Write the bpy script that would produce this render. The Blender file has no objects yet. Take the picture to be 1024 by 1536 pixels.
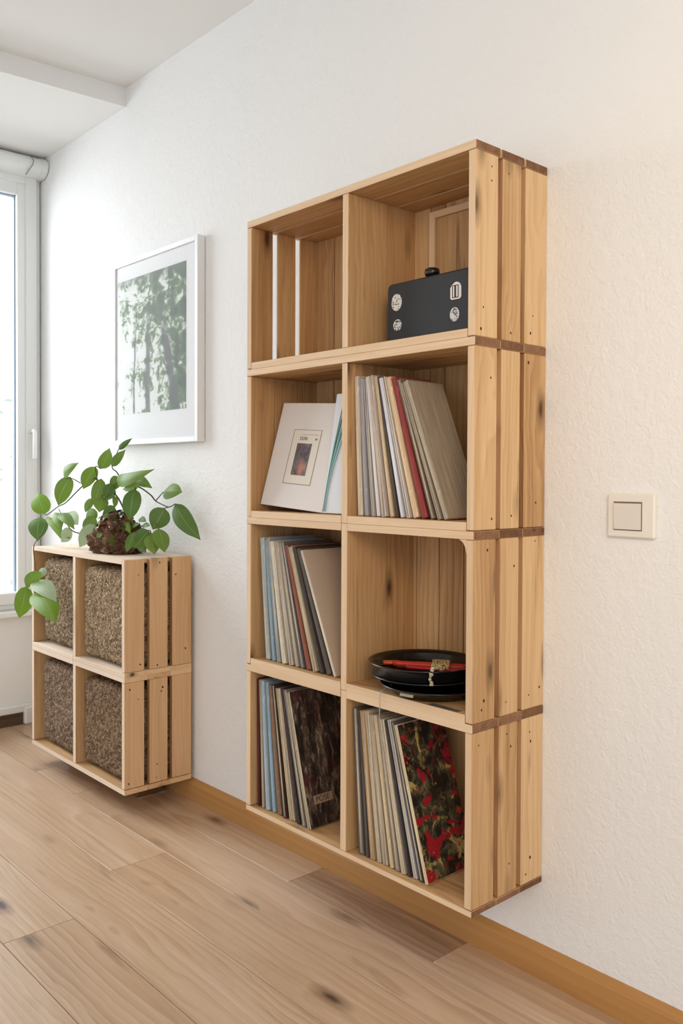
import bpy, bmesh, math, random
from mathutils import Vector, Matrix, noise
random.seed(7)
C = bpy.context.scene.collection
R = math.radians

# ------------------------------------------------------------------ helpers
def s2l(c):
    return tuple(((v / 255.0) / 12.92 if v / 255.0 <= 0.04045 else ((v / 255.0 + 0.055) / 1.055) ** 2.4) for v in c) + (1.0,)

class MB:
    """collects shapes of one mesh; gc = grain coordinates, pv = tint variation"""
    def __init__(s):
        s.v = []; s.f = []; s.m = []; s.gc = []; s.pv = []; s.sm = []
    def add(s, vs, fs, mi=0, gc=None, pv=0.5, smooth=False):
        o = len(s.v)
        s.v += [tuple(v) for v in vs]
        s.gc += [tuple(g) for g in (gc if gc else vs)]
        s.pv += (pv if isinstance(pv, list) else [pv] * len(vs))
        for i, f in enumerate(fs):
            s.f.append(tuple(o + k for k in f)); s.m.append(mi[i] if isinstance(mi, list) else mi); s.sm.append(smooth)
    def box(s, lo, hi, c=0.0008, grain=0, mi=0, end=None, pv=None, seed=None, rot=None, top=None, front=None):
        rnd = random.Random(seed) if seed is not None else random
        off = Vector((rnd.uniform(-9, 9), rnd.uniform(.02, .14) * rnd.choice((-1, 1)), rnd.uniform(.02, .14) * rnd.choice((-1, 1))))
        pv = rnd.random() if pv is None else pv
        ctr = [(a + b) / 2 for a, b in zip(lo, hi)]; h = [abs(b - a) / 2 for a, b in zip(lo, hi)]
        c = min(c, min(h) * 0.45)
        idx = {}; vs = []
        for sx in (-1, 1):
            for sy in (-1, 1):
                for sz in (-1, 1):
                    sg = (sx, sy, sz)
                    for a in range(3):
                        p = [ctr[k] + sg[k] * (h[k] - (0 if k == a else c)) for k in range(3)]
                        idx[(sg, a)] = len(vs); vs.append(p)
        fs = []; ms = []
        for a in range(3):
            b, d = [k for k in range(3) if k != a]
            for sa in (-1, 1):
                q = []
                for sb, sd in ((-1, -1), (1, -1), (1, 1), (-1, 1)):
                    sg = [0, 0, 0]; sg[a] = sa; sg[b] = sb; sg[d] = sd
                    q.append(idx[(tuple(sg), a)])
                fs.append(q if (sa > 0) == (a != 1) else q[::-1])
                ms.append(end if (end is not None and a == grain) else (top if (top is not None and a == 2) else (front if (front is not None and a == 1 and sa < 0) else mi)))
        for a in range(3):            # edges along axis a
            b, d = [k for k in range(3) if k != a]
            for sb in (-1, 1):
                for sd in (-1, 1):
                    lo_ = [0, 0, 0]; lo_[a] = -1; lo_[b] = sb; lo_[d] = sd
                    hi_ = list(lo_); hi_[a] = 1
                    fs.append([idx[(tuple(lo_), b)], idx[(tuple(hi_), b)], idx[(tuple(hi_), d)], idx[(tuple(lo_), d)]]); ms.append(mi)
        for sx in (-1, 1):
            for sy in (-1, 1):
                for sz in (-1, 1):
                    fs.append([idx[((sx, sy, sz), a)] for a in range(3)]); ms.append(mi)
        order = [grain] + [k for k in range(3) if k != grain]
        gc = [Vector((v[order[0]], v[order[1]] - ctr[order[1]], v[order[2]] - ctr[order[2]])) + off for v in vs]
        if rot is not None: vs = [rot @ Vector(v) for v in vs]
        s.add(vs, fs, ms, gc, pv)
    def tube(s, pts, r, seg=8, mi=0, pv=0.5, cap=True, r2=None):
        pts = [Vector(p) for p in pts]; n = len(pts); vs = []; fs = []
        up = Vector((0.13, 0.27, 1)).normalized(); prev = None
        for i, p in enumerate(pts):
            t = (pts[min(i + 1, n - 1)] - pts[max(i - 1, 0)]).normalized()
            a = t.cross(up if abs(t.dot(up)) < .95 else Vector((1, 0, 0))).normalized() if prev is None else (prev - t * prev.dot(t)).normalized()
            prev = a; b = t.cross(a)
            rr = r + ((r2 if r2 is not None else r) - r) * i / max(1, n - 1)
            for k in range(seg):
                w = 2 * math.pi * k / seg
                vs.append(p + (a * math.cos(w) + b * math.sin(w)) * rr)
        for i in range(n - 1):
            for k in range(seg):
                fs.append([i * seg + k, i * seg + (k + 1) % seg, (i + 1) * seg + (k + 1) % seg, (i + 1) * seg + k])
        if cap:
            fs.append(list(range(seg))[::-1]); fs.append([(n - 1) * seg + k for k in range(seg)])
        s.add(vs, fs, mi, None, pv, True)
    def lathe(s, prof, cx, cy, seg=48, mi=0, wob=None):
        vs = []; fs = []
        for (r, z) in prof:
            for k in range(seg):
                w = 2 * math.pi * k / seg
                vs.append((cx + r * math.cos(w), cy + r * math.sin(w), z))
        for i in range(len(prof) - 1):
            for k in range(seg):
                fs.append([i * seg + k, i * seg + (k + 1) % seg, (i + 1) * seg + (k + 1) % seg, (i + 1) * seg + k])
        s.add(vs, fs, mi, None, 0.5, True)
    def prism(s, poly, y0, y1, mi=0):
        """polygon given in x,z, extruded from y0 to y1"""
        n = len(poly)
        vs = [(x, y0, z) for x, z in poly] + [(x, y1, z) for x, z in poly]
        fs = [list(range(n)), list(range(n, 2 * n))[::-1]] + [[k, (k + 1) % n, n + (k + 1) % n, n + k] for k in range(n)]
        s.add(vs, fs, mi)

def obj(name, mb, mats, parent=None, at=None, recalc=True):
    me = bpy.data.meshes.new(name)
    me.from_pydata(mb.v, [], mb.f)
    for m in (mats if isinstance(mats, (list, tuple)) else [mats]): me.materials.append(m)
    me.polygons.foreach_set('material_index', mb.m)
    me.polygons.foreach_set('use_smooth', mb.sm)
    if recalc:
        bm = bmesh.new(); bm.from_mesh(me); bmesh.ops.recalc_face_normals(bm, faces=bm.faces); bm.to_mesh(me); bm.free()
    a = me.attributes.new('gc', 'FLOAT_VECTOR', 'POINT'); a.data.foreach_set('vector', [x for g in mb.gc for x in g])
    a = me.attributes.new('pv', 'FLOAT', 'POINT'); a.data.foreach_set('value', mb.pv)
    me.update()
    o = bpy.data.objects.new(name, me); C.objects.link(o)
    if parent is not None:
        o.parent = parent
        if at is not None: o.location = at
    elif at is not None: o.location = at
    return o

def world_child(o, parent):
    """o is built in world coordinates: hang it under parent without moving it"""
    m = Matrix.Identity(4); q = parent
    while q is not None:
        m = Matrix.LocRotScale(q.location, q.rotation_euler, None) @ m; q = q.parent
    o.parent = parent; o.location = m.inverted() @ Vector((0, 0, 0)); o.rotation_euler = m.inverted().to_euler()
    return o

def tag(o, label=None, cat=None, group=None, kind=None):
    if label: o['label'] = label
    if cat: o['category'] = cat
    if group: o['group'] = group
    if kind: o['kind'] = kind
    return o

def thing(name, label, cat, loc=(0, 0, 0), rot=(0, 0, 0), group=None):
    o = bpy.data.objects.new(name, None); C.objects.link(o); o.empty_display_size = .05
    o.location = loc; o.rotation_euler = rot
    return tag(o, label, cat, group)

# ------------------------------------------------------------------ materials
class NG:
    def __init__(s, name, rough=0.6, spec=0.3):
        s.m = bpy.data.materials.new(name); s.m.use_nodes = True
        s.t = s.m.node_tree; s.n = s.t.nodes; s.l = s.t.links
        s.b = s.n['Principled BSDF']; s.b.inputs['Roughness'].default_value = rough; s.b.inputs['Specular IOR Level'].default_value = spec
    def set(s, k, v):
        if hasattr(v, 'is_linked') or hasattr(v, 'links'): s.l.new(v, s.b.inputs[k])
        else: s.b.inputs[k].default_value = v
    def put(s, sock, v):
        if hasattr(v, 'links'): s.l.new(v, sock)
        else: sock.default_value = v
    def attr(s, n, out='Vector'):
        a = s.n.new('ShaderNodeAttribute'); a.attribute_name = n; return a.outputs[out]
    def coord(s, k='Object'):
        return s.n.new('ShaderNodeTexCoord').outputs[k]
    def map(s, v, scale=(1, 1, 1), loc=(0, 0, 0), rot=(0, 0, 0)):
        m = s.n.new('ShaderNodeMapping'); s.l.new(v, m.inputs['Vector'])
        m.inputs['Scale'].default_value = scale; m.inputs['Location'].default_value = loc; m.inputs['Rotation'].default_value = rot
        return m.outputs[0]
    def noise(s, v, scale=5, detail=4, rough=.55, dist=0, col=False):
        n = s.n.new('ShaderNodeTexNoise'); s.l.new(v, n.inputs['Vector'])
        n.inputs['Scale'].default_value = scale; n.inputs['Detail'].default_value = detail
        n.inputs['Roughness'].default_value = rough; n.inputs['Distortion'].default_value = dist
        return n.outputs['Color' if col else 'Fac']
    def vor(s, v, scale=5, out='Distance', feat='F1', rnd=1):
        n = s.n.new('ShaderNodeTexVoronoi'); n.feature = feat; s.l.new(v, n.inputs['Vector'])
        n.inputs['Scale'].default_value = scale; n.inputs['Randomness'].default_value = rnd
        return n.outputs[out]
    def wave(s, v, scale=5, dist=2, detail=2, dscale=1, axis='Y', prof='SIN'):
        n = s.n.new('ShaderNodeTexWave'); s.l.new(v, n.inputs['Vector']); n.bands_direction = axis; n.wave_profile = prof
        n.inputs['Scale'].default_value = scale; n.inputs['Distortion'].default_value = dist
        n.inputs['Detail'].default_value = detail; n.inputs['Detail Scale'].default_value = dscale
        return n.outputs['Fac']
    def ramp(s, f, stops, interp='LINEAR'):
        r = s.n.new('ShaderNodeValToRGB'); s.l.new(f, r.inputs[0]); e = r.color_ramp.elements; r.color_ramp.interpolation = interp
        while len(e) < len(stops): e.new(.5)
        for k, (p, c) in enumerate(stops):
            e[k].position = p; e[k].color = c if isinstance(c, tuple) else (c, c, c, 1)
        return r.outputs[0]
    def mix(s, f, a, b, mode='MIX'):
        m = s.n.new('ShaderNodeMix'); m.data_type = 'RGBA'; m.blend_type = mode
        s.put(m.inputs[0], f); s.put(m.inputs[6], a); s.put(m.inputs[7], b); return m.outputs[2]
    def math(s, op, a, b=0.0):
        m = s.n.new('ShaderNodeMath'); m.operation = op; s.put(m.inputs[0], a); s.put(m.inputs[1], b); return m.outputs[0]
    def sep(s, v):
        x = s.n.new('ShaderNodeSeparateXYZ'); s.l.new(v, x.inputs[0]); return x.outputs
    def bump(s, h, strength=.3, dist=.002):
        b = s.n.new('ShaderNodeBump'); s.l.new(h, b.inputs['Height']); b.inputs['Strength'].default_value = strength
        b.inputs['Distance'].default_value = dist; s.l.new(b.outputs[0], s.b.inputs['Normal'])

def plain(name, rgb, rough=.5, spec=.3, metal=0, var=.06, scale=30):
    g = NG(name, rough, spec); c = s2l(rgb)
    n = g.noise(g.coord(), scale, 3)
    d = tuple(v * (1 - var * 2) for v in c[:3]) + (1,)
    g.set('Base Color', g.mix(n, d, c)); g.set('Metallic', metal)
    return g.m

def wood(name, light, mid, dark, knots=.5, streak=.35, rough=.62, contrast=1.0, scale=1.0, pvamt=.45, spec=.25):
    g = NG(name, rough, spec)
    v = g.attr('gc'); pv = g.attr('pv', 'Fac')
    x = g.sep(v)
    warp = g.noise(g.map(v, (2.2 * scale, 9 * scale, 9 * scale)), 1, 3, .55, .4)
    rad = g.math('SQRT', g.math('ADD', g.math('MULTIPLY', x[1], x[1]), g.math('MULTIPLY', x[2], x[2])))
    rad = g.math('ADD', rad, g.math('MULTIPLY', warp, .055 / scale))
    rings = g.math('FRACT', g.math('MULTIPLY', rad, 82.0 * scale))
    rings = g.math('MULTIPLY', g.ramp(rings, [(0.0, 0.0), (.72, .75), (.86, 1.0), (1.0, 0.0)]), g.ramp(g.noise(g.map(v, (1, 6, 6), (4, 1, 2)), 1, 2), [(.35, .35), (.7, 1.0)]))
    fine = g.noise(g.map(v, (4 * scale, 230 * scale, 230 * scale)), 1, 3, .6)
    soft = g.noise(g.map(v, (1.3 * scale, 20 * scale, 20 * scale), (1, 5, 8)), 1, 5, .6, .8)
    f = g.math('ADD', g.math('MULTIPLY', rings, .22 * contrast), g.math('MULTIPLY', soft, .8))
    f = g.math('ADD', f, g.math('MULTIPLY', fine, .3))
    f = g.math('ADD', f, g.math('MULTIPLY', g.math('SUBTRACT', pv, .5), pvamt))
    f = g.math('SUBTRACT', f, .24)
    col = g.ramp(f, [(.12, s2l(light)), (.48, s2l(mid)), (.95, s2l(dark))])
    # knots
    kv = g.mix(.05, g.map(v, (6.0 * scale, 17 * scale, 17 * scale)), g.noise(g.map(v, (30, 60, 60)), 1, 2, .5, 0, True), 'ADD')
    kd = g.vor(kv, 1.0); kc = g.sep(g.vor(kv, 1.0, 'Color'))[0]
    on = g.ramp(kc, [(1 - knots * .55, 0.0), (1 - knots * .55 + .02, 1.0)])
    core = g.math('MULTIPLY', g.ramp(kd, [(.07, 1.0), (.16, 0.0)]), on)
    halo = g.math('MULTIPLY', g.ramp(kd, [(.08, .75), (.34, 0.0)]), on)
    col = g.mix(halo, col, s2l(tuple(int(c * .62) for c in dark)))
    col = g.mix(core, col, s2l((74, 50, 34)))
    # dark weather streaks along the grain
    st = g.noise(g.map(v, (1.5 * scale, 34 * scale, 34 * scale), (3, 7, 1)), 1, 4, .62, 1.2)
    st = g.ramp(st, [(.66 - .05 * streak, 0.0), (.80, min(1, 1.2 * streak))])
    col = g.mix(st, col, s2l((84, 54, 32)))
    g.set('Base Color', col)
    g.bump(g.math('ADD', fine, g.math('MULTIPLY', rings, .4)), .22, .0012)
    return g.m

pine = wood('pine', (224, 188, 142), (200, 159, 111), (148, 105, 67), .85, .8, contrast=1.2)
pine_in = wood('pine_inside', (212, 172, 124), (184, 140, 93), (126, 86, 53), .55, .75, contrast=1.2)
pine_pale = wood('pine_pale', (234, 206, 172), (220, 186, 148), (190, 150, 112), .06, .15, pvamt=.3)
pine_white = wood('pine_whitish', (240, 222, 202), (232, 208, 184), (206, 176, 146), .05, .1, pvamt=.3)
edge_brown = wood('pine_edge_brown', (206, 164, 120), (178, 132, 90), (116, 78, 50), .4, .8, contrast=1.2)  # slightly browner pine for the slat faces inside the gaps
nail = plain('nail_hole', (58, 40, 28), .8)
pine_floor_crate = wood('pine_small', (226, 190, 148), (212, 171, 127), (176, 134, 92), .35, .15)
end_dark = wood('end_grain', (146, 108, 80), (116, 80, 56), (78, 52, 36), .2, .7, .8, scale=2.5)
oak = wood('oak_floor', (212, 184, 156), (190, 156, 124), (138, 104, 78), .5, .5, .32, 1.5, .75, .8, .65)
base_wood = wood('baseboard_wood', (190, 140, 84), (172, 122, 68), (142, 96, 50), .1, .1, .5, .6, .7)

def plaster(name, rgb, bump=.35, scale=150):
    g = NG(name, .85, .15); c = s2l(rgb); v = g.coord()
    n = g.noise(v, 3, 3)
    g.set('Base Color', g.mix(n, tuple(x * .985 for x in c[:3]) + (1,), c))
    h = g.math('ADD', g.noise(v, scale, 3, .6), g.math('MULTIPLY', g.noise(v, scale * .28, 2, .5, .8), 1.3))
    g.bump(h, bump, .0035)
    return g.m
wall_mat = plaster('wall_plaster', (240, 240, 239), .48, 150)
wall_left_mat = plaster('wall_white', (240, 240, 238), .1, 120)
ceil_mat = plaster('ceiling_white', (236, 235, 232), .08, 90)
white_pvc = plain('white_pvc', (232, 234, 232), .35, .4, var=.01)
frame_white = plain('frame_white', (232, 233, 233), .4, .35, var=.015)
black_plastic = plain('black_plastic', (46, 47, 50), .42, .35, var=.08, scale=14)
black_gloss = plain('black_gloss', (17, 16, 17), .22, .5, var=.1)
dark_rubber = plain('dark_rubber', (38, 34, 32), .7, .2)

# ------------------------------------------------------------------ camera
cam_d = bpy.data.cameras.new('camera'); cam = bpy.data.objects.new('camera', cam_d); C.objects.link(cam)
cam.location = (1.81338, -1.53955, 1.05221)
cam.rotation_euler = (1.55358, -0.004177, 0.838944)
cam_d.sensor_width = 36; cam_d.lens = 1305.9757 / 1536 * 36
cam_d.shift_x = 1.652 / 1536; cam_d.shift_y = -30.395 / 1536
cam_d.clip_start = .02
bpy.context.scene.camera = cam

# ------------------------------------------------------------------ the room
XW = -1.82; H_C = 2.455; H_S = 2.387
def struct(o, label=None): o['kind'] = 'structure'; return o
X1, Y1 = 3.6, -4.2
mb = MB()
mb.add([(XW - .2, 0, -.02), (X1, 0, -.02), (X1, 0, 2.6), (XW - .2, 0, 2.6), (XW - .2, .12, -.02), (X1, .12, -.02), (X1, .12, 2.6), (XW - .2, .12, 2.6)],
       [(0, 1, 2, 3), (7, 6, 5, 4), (0, 4, 5, 1), (3, 2, 6, 7), (1, 5, 6, 2), (0, 3, 7, 4)])
struct(obj('wall_back', mb, wall_mat))
# window wall: reveal strip beneath, above and beyond the window
WY0, WY1, WZ0, WZ1 = -.004, -1.42, .49, 2.345
mb = MB()
mb.box((XW - .14, WY1, -.02), (XW, 0, WZ0), 0); mb.box((XW - .14, WY1, WZ1), (XW, 0, 2.6), 0)
mb.box((XW - .14, Y1, -.02), (XW, WY1, 2.6), 0)
struct(obj('wall_left', mb, wall_left_mat))
# ceiling with the lowered strip along the window
mb = MB()
mb.add([(XW - .15, .12, H_C), (X1, .12, H_C), (X1, Y1, H_C), (XW - .15, Y1, H_C), (XW - .15, .12, 2.6), (X1, .12, 2.6), (X1, Y1, 2.6), (XW - .15, Y1, 2.6)],
       [(0, 1, 2, 3), (7, 6, 5, 4), (0, 4, 5, 1), (1, 5, 6, 2), (2, 6, 7, 3), (3, 7, 4, 0)])
xa, xb = -1.07, -1.07 + .19 * Y1 * .35
mb.add([(XW, 0, H_S), (xa, 0, H_S), (xb, Y1, H_S), (XW, Y1, H_S), (XW, 0, H_C), (xa, 0, H_C), (xb, Y1, H_C), (XW, Y1, H_C)],
       [(0, 1, 2, 3), (1, 5, 6, 2), (0, 4, 5, 1), (2, 6, 7, 3), (3, 7, 4, 0)])
struct(obj('ceiling', mb, ceil_mat))
# plank floor
mb = MB()
mb.add([(XW, 0, -.004), (X1, 0, -.004), (X1, Y1, -.004), (XW, Y1, -.004), (XW, 0, -.03), (X1, 0, -.03), (X1, Y1, -.03), (XW, Y1, -.03)], [(0, 1, 2, 3), (4, 5, 6, 7)], 1)
rows = [0, -.137, -.285, -.452, -.635, -.805]
while rows[-1] > Y1: rows.append(rows[-1] - .168)
joints = {0: [-.72, .057, .556, 1.9], 1: [-1.2, -.9, 1.25], 2: [-.305, 1.35], 3: [-1.15, .83], 4: [-.132, 1.4], 5: [-.9, .4, 1.7]}
tint = {0: [.35, .5, .95, .45, .6], 1: [.5, .45, .55, .4], 2: [.42, .62, .5], 3: [.6, .5, .4], 4: [.4, .55, .5], 5: [.5, .45, .6, .5]}
for i in range(len(rows) - 1):
    js = joints.get(i) or sorted(random.uniform(-1.6, 3.2) for _ in range(3))
    xs = [XW] + js + [X1]
    for k in range(len(xs) - 1):
        pv = tint[i][k] if i in tint else random.uniform(.35, .65)
        mb.box((xs[k] + .0006, rows[i + 1] + .0007, -.012), (xs[k + 1] - .0006, rows[i] - .0007, 0), .0008, 0, 0, None, pv, seed=100 + i * 9 + k)
struct(obj('floor', mb, [oak, plain('floor_gap', (50, 36, 26), .9)]))
# baseboards
mb = MB()
prof = [(0, 0), (-.018, 0), (-.018, .052), (-.014, .058), (-.003, .066), (0, .066)]
n = len(prof)
vs = [(XW + .0, y, z) for y, z in prof] + [(X1, y, z) for y, z in prof]
fs = [list(range(n)), list(range(n, 2 * n))[::-1]] + [[k, (k + 1) % n, n + (k + 1) % n, n + k] for k in range(n)]
mb.add(vs, fs, 0, [Vector((v[0] * .5, v[1], v[2])) for v in vs], .4)
struct(obj('baseboard_back', mb, base_wood))
mb = MB(); mb.box((XW, Y1, 0), (XW + .012, -.085, .05), .001, 1)
struct(obj('baseboard_left', mb, wood('dark_base', (92, 72, 58), (76, 58, 46), (56, 42, 34), .1, .1)))
mb = MB(); mb.box((XW, -.083, 0), (XW + .03, -.02, .075), .008)
struct(obj('trim_1', mb, white_pvc))
mb = MB(); mb.box((XW, Y1, .052), (XW + .022, -.02, .085), .006)
struct(obj('trim_2', mb, white_pvc))

# window_1: frame, sash, pane, handle
win = bpy.data.objects.new('window_1', None); C.objects.link(win); win.location = (XW, WY1, WZ0); win['kind'] = 'structure'
def ringframe(mb, x0, x1, ya, yb, za, zb, w, c=.003):
    mb.box((x0, ya, za), (x1, ya + w, zb), c); mb.box((x0, yb - w, za), (x1, yb, zb), c)
    mb.box((x0, ya + w, za), (x1, yb - w, za + w), c); mb.box((x0, ya + w, zb - w), (x1, yb - w, zb), c)
mb = MB(); ringframe(mb, XW - .07, XW + .004, WY1, WY0, WZ0, WZ1, .05)
world_child(obj('window_frame', mb, white_pvc), win)
ga, gb, gz0, gz1 = WY1 + .11, -.104, .556, 2.225
mb = MB()
ringframe(mb, XW - .05, XW + .02, WY1 + .028, -.022, WZ0 + .022, WZ1 - .022, .05, .004)
for (a, b, c, d) in ((WY1 + .07, ga, WZ0 + .06, WZ1 - .06), (gb, -.066, WZ0 + .06, WZ1 - .06)):
    mb.box((XW - .05, a, c), (XW + .012, b, d), .003)
mb.box((XW - .05, ga, WZ0 + .06), (XW + .012, gb, gz0), .003); mb.box((XW - .05, ga, gz1), (XW + .012, gb, WZ1 - .06), .003)
world_child(obj('sash', mb, white_pvc), win)
mb = MB(); ringframe(mb, XW - .03, XW - .012, ga + .0005, gb - .0005, gz0 + .0005, gz1 - .0005, .004, .001)
world_child(obj('gasket', mb, plain('gasket_blue_grey', (150, 166, 182), .6)), win)
g = NG('window_glass', .02, .5); g.set('Transmission Weight', 1.0); g.set('IOR', 1.45)
tr = g.n.new('ShaderNodeBsdfTransparent'); gl = g.n.new('ShaderNodeBsdfGlossy'); gl.inputs['Roughness'].default_value = .02
fr = g.n.new('ShaderNodeFresnel'); fr.inputs[0].default_value = 1.45; mx = g.n.new('ShaderNodeMixShader')
g.l.new(fr.outputs[0], mx.inputs[0]); g.l.new(tr.outputs[0], mx.inputs[1]); g.l.new(gl.outputs[0], mx.inputs[2])
g.l.new(mx.outputs[0], g.n['Material Output'].inputs['Surface'])
glass_mat = g.m
mb = MB(); mb.add([(XW - .028, ga + .002, gz0 + .002), (XW - .028, gb - .002, gz0 + .002), (XW - .028, gb - .002, gz1 - .002), (XW - .028, ga + .002, gz1 - .002)], [(0, 1, 2, 3)])
world_child(obj('pane', mb, glass_mat, recalc=False), win)
mb = MB(); mb.box((XW + .012, -.062, 1.185), (XW + .018, -.036, 1.25), .003)
mb.tube([(XW + .016, -.049, 1.237), (XW + .05, -.049, 1.24), (XW + .056, -.049, 1.232), (XW + .055, -.049, 1.13), (XW + .05, -.049, 1.122)], .009, 10)
world_child(obj('handle', mb, plain('handle_white', (246, 247, 247), .3, .5, var=.0)), win)
mb = MB(); mb.box((XW - .02, WY1 - .02, WZ0 - .03), (XW + .05, -.001, WZ0 - .002), .006)
struct(obj('trim_3', mb, white_pvc))

# roller blind cassette above the window (rounded housing with end cap and cord)
bl = thing('roller_blind', 'white rounded roller blind cassette mounted above the window in the ceiling corner', 'blind', (XW, -.6, 2.3))
cz, ch, cd = 2.342, .041, .05
pr_ = []
for k in range(13):
    a = -math.pi / 2 + math.pi * k / 12
    pr_.append((XW + .03 + .06 * math.cos(a) * 1.0, cz + ch * math.sin(a)))
poly = [(XW + .006, cz - ch)] + pr_ + [(XW + .006, cz + ch)]
mb = MB(); mb.prism(poly, WY1, -.028)
world_child(obj('cassette', mb, white_pvc), bl)
mb = MB(); mb.prism([(XW + .006 + (x - XW - .006) * 1.05, cz + (z - cz) * 1.05) for x, z in poly], -.03, -.004)
world_child(obj('end_cap', mb, white_pvc), bl)
mb = MB(); mb.tube([(XW + .088, -.075, cz + .025), (XW + .098, -.07, cz + .01), (XW + .098, -.074, cz - .01), (XW + .085, -.085, cz - .03), (XW + .066, -.09, cz - .046)], .0022, 6)
world_child(obj('pull_cord', mb, plain('cord_grey', (150, 154, 150), .6)), bl)

# ------------------------------------------------------------------ crates
def crate(root, name, W, D, H, z, slats, ts, tt, tb, divx, td, mats, seed, full_bottom=False, split_top=False, split_bottom=False,
          top_planks=None, left_gaps=True, backs=None, back_y=-.016, inset_top=False, thin_left=None, ec=.0006, ecb=.0006):
    """one crate (part) with its boards and panels (sub-parts), in local coords of root"""
    m_main, m_in, m_edge, m_end = mats
    cr = bpy.data.objects.new(name, None); C.objects.link(cr); cr.parent = root; cr.empty_display_size = .03
    tops = top_planks or [(-D, -D * .66), (-D * .66, -D * .33), (-D * .33, 0)]
    tx0, tx1 = (ts, W - ts) if inset_top else (0, W)
    bx0, bx1 = (0, W) if full_bottom else (ts, W - ts)
    for (nm, segs, planks, za, zb, sd) in (
            ('top_board', [(tx0, divx - td / 2), (divx + td / 2, tx1)] if split_top else [(tx0, tx1)], tops, z + H - tt, z + H, seed),
            ('bottom_board', [(bx0, divx - td / 2), (divx + td / 2, bx1)] if split_bottom else [(bx0, bx1)], [(-D * (1 - k / 3), -D * (1 - (k + 1) / 3)) for k in range(3)], z, z + tb, seed + 30)):
        for j, (sa, sb) in enumerate(segs):
            mb = MB()
            for k, (a, b) in enumerate(planks):
                mb.box((sa, a + (.0004 if k else 0), za), (sb, b - .0004, zb), ec if nm == 'top_board' else ecb, 0, 2 if inset_top else 0, 1, .35 if k == 0 else None, seed=sd + k * 7 + j, front=2)
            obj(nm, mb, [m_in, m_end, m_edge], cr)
    zs0 = z + (tb if full_bottom else 0.0); zs1 = z + H - (0 if inset_top else tt)
    for side in (0, 1):
        mb = MB()
        sl = slats if (side == 1 or left_gaps) else [(-D, -D * .67 - .0006), (-D * .67 + .0006, -D * .34 - .0006), (-D * .34 + .0006, -.001)]
        for k, (a, b) in enumerate(sl):
            xa_ = 0 if side == 0 else W - ts
            xl = xa_ + (ts - thin_left if (side == 0 and thin_left and k) else 0)
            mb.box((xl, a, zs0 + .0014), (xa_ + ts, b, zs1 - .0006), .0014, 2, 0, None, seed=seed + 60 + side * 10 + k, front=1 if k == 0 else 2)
            if side == 1:
                rn = random.Random(seed + 500 + k)
                for zz in (zs0 + .022, zs0 + .05, zs1 - .02, zs1 - .05):
                    if rn.random() < .62:
                        yc, zc, r_ = rn.uniform(a + .012, b - .012), zz + rn.uniform(-.012, .012), rn.uniform(.0016, .0032)
                        mb.add([(xa_ + ts + .0001, yc + r_ * math.cos(q * math.pi / 4), zc + 1.25 * r_ * math.sin(q * math.pi / 4)) for q in range(8)] + [(xa_ + ts - .001, yc + r_ * math.cos(q * math.pi / 4), zc + r_ * math.sin(q * math.pi / 4)) for q in range(8)], [tuple(range(8)), tuple(range(8, 16))[::-1]] + [(q, (q + 1) % 8, 8 + (q + 1) % 8, 8 + q) for q in range(8)], 3)
        obj('end_panel', mb, [m_in if side == 0 else m_main, m_edge, edge_brown, nail], cr)
    mb = MB()
    mb.box((divx - td / 2, -D + .0005, z if split_bottom else z + tb), (divx + td / 2, -D * .5, z + H if split_top else z + H - tt), .001, 2, 0, seed=seed + 80, pv=.35, front=1)
    mb.box((divx - td / 2, -D * .5 + .0004, z + tb), (divx + td / 2, back_y - .001, z + H - tt), .001, 2, 0, seed=seed + 81, pv=.5)
    obj('divider', mb, [m_in, m_edge], cr)
    mb = MB(); xs = backs
    for k in range(len(xs) - 1):
        mb.box((xs[k] + .0015, back_y, z + tb), (xs[k + 1] - .0015, -.004, z + H - tt), .001, 2, 0, seed=seed + 90 + k)
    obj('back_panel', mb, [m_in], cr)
    return cr

W, D, H, Z0 = .7414, .2319, .375, .198
TS, TD, DX = .0185, .0195, .3705
SL = [(-D, -.1635), (-.1485, -.0885), (-.0735, -.0005)]
shelf = thing('crate_shelf', 'tall wall-hung shelf of four stacked pine crates with eight compartments', 'shelf', (0, 0, Z0))
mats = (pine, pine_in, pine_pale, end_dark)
ECB = .00005
BK = [TS, .09, .165, .235, .30, DX - .012, .43, .475, .555, .63, .685, W - TS]
crates = []
crates.append(crate(shelf, 'crate', W, D, H, 3 * H, SL, TS, .0165, .017, DX, TD, mats, 11, top_planks=[(-D, -.1575), (-.153, -.079), (-.0745, 0)], backs=BK, thin_left=.005))
crates.append(crate(shelf, 'crate', W, D, H, 2 * H, SL, TS, .0165, .017, DX, TD, mats, 311, split_bottom=True, left_gaps=False, backs=BK))
crates.append(crate(shelf, 'crate', W, D, H, 1 * H, SL, TS, .0165, .017, DX, TD, mats, 611, split_top=True, split_bottom=True, left_gaps=False, backs=[TS, .1, .18, .26, .33, DX + .02, .462, .536, .62, W - TS], ecb=.00005))
crates.append(crate(shelf, 'crate', W, D, H, 0, SL, TS, .0165, .012, DX, TD, mats, 911, full_bottom=True, split_top=True, left_gaps=False, backs=BK, ec=.00005))
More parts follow.
